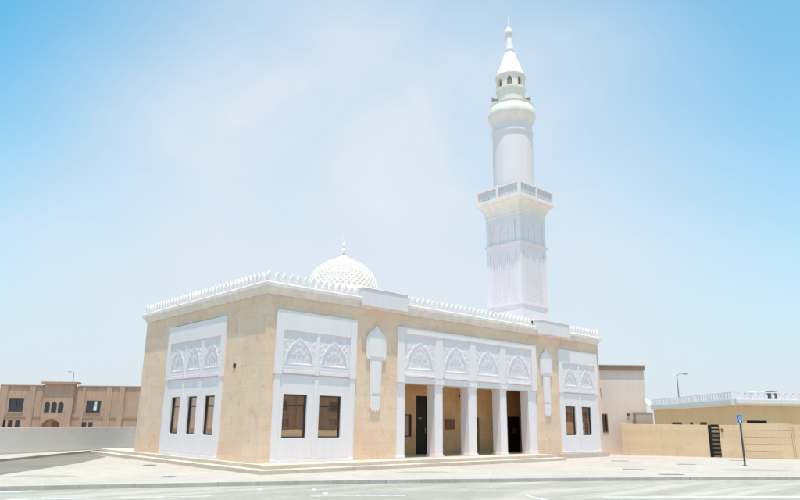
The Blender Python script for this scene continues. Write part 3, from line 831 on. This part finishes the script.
# ------------------------------------------------------------------ parking sign
sp = Vector((19.65, -8.40, G))
sgn = thing('parking_sign', tuple(sp), 'blue accessible parking sign on a thin dark post in the forecourt', 'sign')
MB().lathe([(.04, G), (.04, G+2.22), (.02, G+2.24)], sp.x, sp.y, 12).lathe([(.11, G), (.11, G+.03)], sp.x, sp.y, 12).build('post', POSTM, sgn)
sd = Vector((cam.x-sp.x, cam.y-sp.y, 0)).normalized(); sr = Vector((-sd.y, sd.x, 0))
def SF(u, z, w): u *= .8; z = 2.20 + (z-2.20)*.86; p = sp + sr*u + sd*(.045+w); return (p.x, p.y, G+z)
m = MB(); fbox(m, SF, -.13, .13, 1.75, 2.22, 0, .012)
bk = m.build('backing', SIGNW, sgn)
m = MB(); fbox(m, SF, -.118, .118, 1.995, 2.205, .0122, .018); fbox(m, SF, -.118, .118, 1.765, 1.965, .0122, .018)
m.build('plate', BLUE, bk)
def SG(u, z, w): return SF(u*.44, 2.10 + (z-2.12)*.44, w)
m = MB()
def disc(cx, cz, r, n=14): return [(cx+r*math.cos(2*math.pi*k/n), cz+r*math.sin(2*math.pi*k/n)) for k in range(n)]
m.prism(disc(-.02, 2.28, .035), .019, .024, SG)                                   # wheelchair figure
m.prism([(-.045, 2.08), (.0, 2.08), (.0, 2.23), (-.045, 2.23)], .019, .024, SG)
m.prism([(-.045, 2.08), (.09, 2.08), (.16, 1.96), (.12, 1.94), (.07, 2.04), (-.045, 2.04)], .019, .0242, SG)
ring = [(.115*math.cos(R_(a)) - .01, 2.03 + .115*math.sin(R_(a))) for a in range(130, 345, 15)]
ring2 = [(.085*math.cos(R_(a)) - .01, 2.03 + .085*math.sin(R_(a))) for a in range(130, 345, 15)]
for k in range(len(ring)-1): m.prism([ring[k], ring[k+1], ring2[k+1], ring2[k]], .019, .0238, SG)
m.prism([(-.02, 1.79), (.02, 1.79), (.02, 1.87), (.06, 1.87), (0, 1.94), (-.06, 1.87), (-.02, 1.87)], .019, .024, SF)
m.build('symbol', SIGNW, bk)

# ------------------------------------------------------------------ small ground things
def manhole(name, x, y, r, label):
    t = thing(name, (x, y, G), label, 'manhole cover', 'manhole covers')
    MB().lathe([(r+.06, G-.01), (r+.06, G+.006), (r, G+.006)], x, y, 28).build('ring', KERB, t)
    m = MB().lathe([(r-.01, G), (r-.01, G+.009)], x, y, 28)
    for k in range(-3, 4):
        c = k*r/4; hw = math.sqrt(max(0, r*r-c*c))*.85; m.box(x-hw, x+hw, y+c-.02, y+c+.02, G+.009, G+.015)
    m.build('cover', IRON, t)
manhole('manhole_cover', -1.65, 5.0, .26, 'iron manhole cover in the paving close to the left-hand steps')
manhole('manhole_cover', -3.3, -.5, .22, 'iron manhole cover in the paving between the near corner of the steps and the kerb')
def drain(x, y, label):
    t = thing('drain_grate', (x, y, G), label, 'drain grate', 'drain grates in the forecourt')
    m = MB()
    for k in range(-4, 5):
        c = Vector((x, y, 0)) + rtv*k*.09
        p = [c - rtv*.025 - fwv*.13, c + rtv*.025 - fwv*.13, c + rtv*.025 + fwv*.13, c - rtv*.025 + fwv*.13]
        m.prism([(q.x, q.y) for q in p], G+.006, G+.014, lambda a, b, d: (a, b, d))
    m.build('bars', GREYP, t)
    m = MB(); c = Vector((x, y, 0)); p = [c - rtv*.42 - fwv*.16, c + rtv*.42 - fwv*.16, c + rtv*.42 + fwv*.16, c - rtv*.42 + fwv*.16]
    m.prism([(q.x, q.y) for q in p], G-.01, G+.005, lambda a, b, d: (a, b, d)); m.build('frame', IRON, t)
drain(18.3, -3.1, 'small iron drain grate just in front of the right end of the steps')
drain(18.45, -6.3, 'small iron drain grate in front of the left part of the tan wall')
drain(12.9, -6.8, 'small iron drain grate in the open paving before the porch steps')
drain(11.5, -9.0, 'small iron drain grate close to the kerb')
drain(24.5, -6.2, 'small iron drain grate at the foot of the slatted gate')
blob('dark_patch', 17.0, -9.75, 1.25, .62, R_(-35), PAVE_DARK, G+.004)  # three thin sheets, darker than the paving around them
blob('dark_patch', 4.7, -3.4, .95, .45, R_(-35), PAVE_DARK, G+.004)
blob('dark_patch', -6.2, 1.75, .9, .42, R_(-35), PAVE_DARK, G+.004)

# worn road markings
ZR = G - .101
def mark(x0, y0, x1, y1, w, mat, name='road_marking'):
    a = Vector((x0, y0)); b = Vector((x1, y1)); d = (b-a).normalized(); n = Vector((-d.y, d.x))*w/2
    return sheet(name, [tuple(a-n), tuple(b-n), tuple(b+n), tuple(a+n)], ZR, mat, .002)
mark(-3.75, -3.75, -2.9, -4.30, .10, MARKW)
mark(.0, -6.15, .62, -6.58, .13, MARKY)
mark(1.0, -7.38, 3.5, -9.1, .10, MARKW)
mark(2.25, -9.6, 1.2, -11.6, .12, MARKW)
mark(-9.6, -1.15, -7.3, -1.55, .30, MARKW)
mark(-8.3, -3.3, -4.3, -5.2, .14, MARKW)
mark(-2.4, -6.6, -.4, -7.9, .12, MARKW)
mark(3.4, -11.2, 9.5, -15.3, .45, MARKW)
for (x, y) in ((-2.5, -4.45), (-1.4, -5.38), (-1.72, -6.35)):
    t = MB().lathe([(.07, ZR-.004), (.065, ZR+.012), (.04, ZR+.022)], x, y, 14).build('road_stud', SIGNW)
    tag(t, 'small white road stud set in the worn road surface by the kerb', 'road stud', 'white road studs')
fl = thing('floodlight', (15.74, -.02, CT+.445), 'tiny black floodlight on the parapet beside the right raised block', 'floodlight')
MB().box(15.68, 15.82, -.12, .02, CT+.15, CT+.29).build('lamp_body', DARK, fl, .01)
MB().box(15.735, 15.765, -.03, -.01, CT+.02, CT+.15).build('bracket', DARK, fl)

# ------------------------------------------------------------------ sky, sun, camera
SUN_DIR = Vector((-.66, -.75, 0)).normalized(); EL = R_(80)
w = bpy.data.worlds.new('World'); S.world = w; w.use_nodes = True
t = w.node_tree; N = t.nodes; L = t.links
bg = N['Background']; bg.inputs['Strength'].default_value = .10
sky = N.new('ShaderNodeTexSky'); sky.sky_type = 'NISHITA'; sky.sun_disc = False
sky.sun_elevation = EL; sky.sun_rotation = math.atan2(SUN_DIR.x, SUN_DIR.y)
sky.air_density = 1.0; sky.dust_density = 1.6; sky.ozone_density = 1.0; sky.altitude = 0
hs_ = N.new('ShaderNodeMix'); hs_.data_type = 'RGBA'; hs_.blend_type = 'MULTIPLY'; hs_.inputs[0].default_value = 1
L.new(sky.outputs[0], hs_.inputs[6]); hs_.inputs[7].default_value = (.62, 1.66, 1.62, 1)
tc = N.new('ShaderNodeTexCoord')
def wnoise(scale, rot, stretch, det, rough, lo, hi):
    mp = N.new('ShaderNodeMapping'); mp.inputs['Rotation'].default_value = rot; mp.inputs['Scale'].default_value = stretch
    L.new(tc.outputs['Generated'], mp.inputs[0])
    n = N.new('ShaderNodeTexNoise'); n.inputs['Scale'].default_value = scale; n.inputs['Detail'].default_value = det; n.inputs['Roughness'].default_value = rough
    n.inputs['Distortion'].default_value = .4
    L.new(mp.outputs[0], n.inputs['Vector'])
    mr = N.new('ShaderNodeMapRange'); mr.interpolation_type = 'SMOOTHSTEP'
    mr.inputs[1].default_value = lo; mr.inputs[2].default_value = hi
    L.new(n.outputs['Fac'], mr.inputs[0]); return mr.outputs[0]
def wmath(op, a, b):
    n = N.new('ShaderNodeMath'); n.operation = op; n.use_clamp = op != 'ADD'
    for k, v in enumerate((a, b)):
        if isinstance(v, (int, float)): n.inputs[k].default_value = v
        else: L.new(v, n.inputs[k])
    return n.outputs[0]
c1 = wnoise(1.15, (.3, .2, .9), (1, 1, 1.25), 3, .42, .36, .68)
c2 = wnoise(3.4, (.2, .5, .3), (1, 1, 1.5), 4, .5, .30, .78)
# one broad thin cloud bank stands above the mosque, clear blue to either side
CD = Vector((.58, .70, .24)).normalized()
dt = N.new('ShaderNodeVectorMath'); dt.operation = 'DOT_PRODUCT'; L.new(tc.outputs['Generated'], dt.inputs[0]); dt.inputs[1].default_value = tuple(CD)
bk_ = N.new('ShaderNodeMapRange'); bk_.interpolation_type = 'SMOOTHSTEP'
bk_.inputs[1].default_value = .815; bk_.inputs[2].default_value = .99; L.new(dt.outputs['Value'], bk_.inputs[0])
cl = wmath('MULTIPLY', wmath('ADD', wmath('MULTIPLY', c1, .20), wmath('MULTIPLY', bk_.outputs[0], .74)), wmath('ADD', wmath('MULTIPLY', c2, .30), .74))
mx = N.new('ShaderNodeMix'); mx.data_type = 'RGBA'
L.new(cl, mx.inputs[0]); L.new(hs_.outputs[2], mx.inputs[6]); mx.inputs[7].default_value = (5.8, 6.05, 6.45, 1)
# milky desert haze towards the horizon
sx_ = N.new('ShaderNodeSeparateXYZ'); L.new(tc.outputs['Generated'], sx_.inputs[0])
hz = N.new('ShaderNodeMapRange'); hz.interpolation_type = 'SMOOTHSTEP'
hz.inputs[1].default_value = .49; hz.inputs[2].default_value = -.02; hz.inputs[3].default_value = 0; hz.inputs[4].default_value = .93
L.new(sx_.outputs[2], hz.inputs[0])
mh = N.new('ShaderNodeMix'); mh.data_type = 'RGBA'
L.new(hz.outputs[0], mh.inputs[0]); L.new(mx.outputs[2], mh.inputs[6]); mh.inputs[7].default_value = (5.35, 5.65, 6.1, 1)
mx = mh
L.new(mx.outputs[2], bg.inputs['Color'])

sd_ = bpy.data.lights.new('sun', 'SUN'); sd_.energy = 3.6; sd_.angle = R_(.53); sd_.color = (1, .905, .80)
so = bpy.data.objects.new('sun', sd_); COL.objects.link(so); so.location = (0, 0, 60)
to = Vector((SUN_DIR.x*math.cos(EL), SUN_DIR.y*math.cos(EL), math.sin(EL)))
so.rotation_euler = to.to_track_quat('Z', 'Y').to_euler()

cd = bpy.data.cameras.new('camera'); co = bpy.data.objects.new('camera', cd); COL.objects.link(co)
cd.sensor_width = 36; cd.lens = 661.32/800*36; cd.clip_end = 6000; cd.clip_start = .1
pt = R_(14.6652); rl = R_(.6932)
f_ = Vector((math.sin(yaw)*math.cos(pt), math.cos(yaw)*math.cos(pt), math.sin(pt)))
r0 = Vector((math.cos(yaw), -math.sin(yaw), 0)); u0_ = r0.cross(f_)
r1 = r0*math.cos(rl) + u0_*math.sin(rl); u1_ = r1.cross(f_)
M = Matrix((r1, u1_, -f_)).transposed().to_4x4(); M.translation = cam
co.matrix_world = M
S.camera = co
S.view_settings.view_transform = 'Standard'; S.view_settings.look = 'None'
S.view_settings.exposure = .50; S.view_settings.gamma = 1; S.view_settings.use_curve_mapping = False
S.cycles.max_bounces = 8; S.cycles.diffuse_bounces = 5
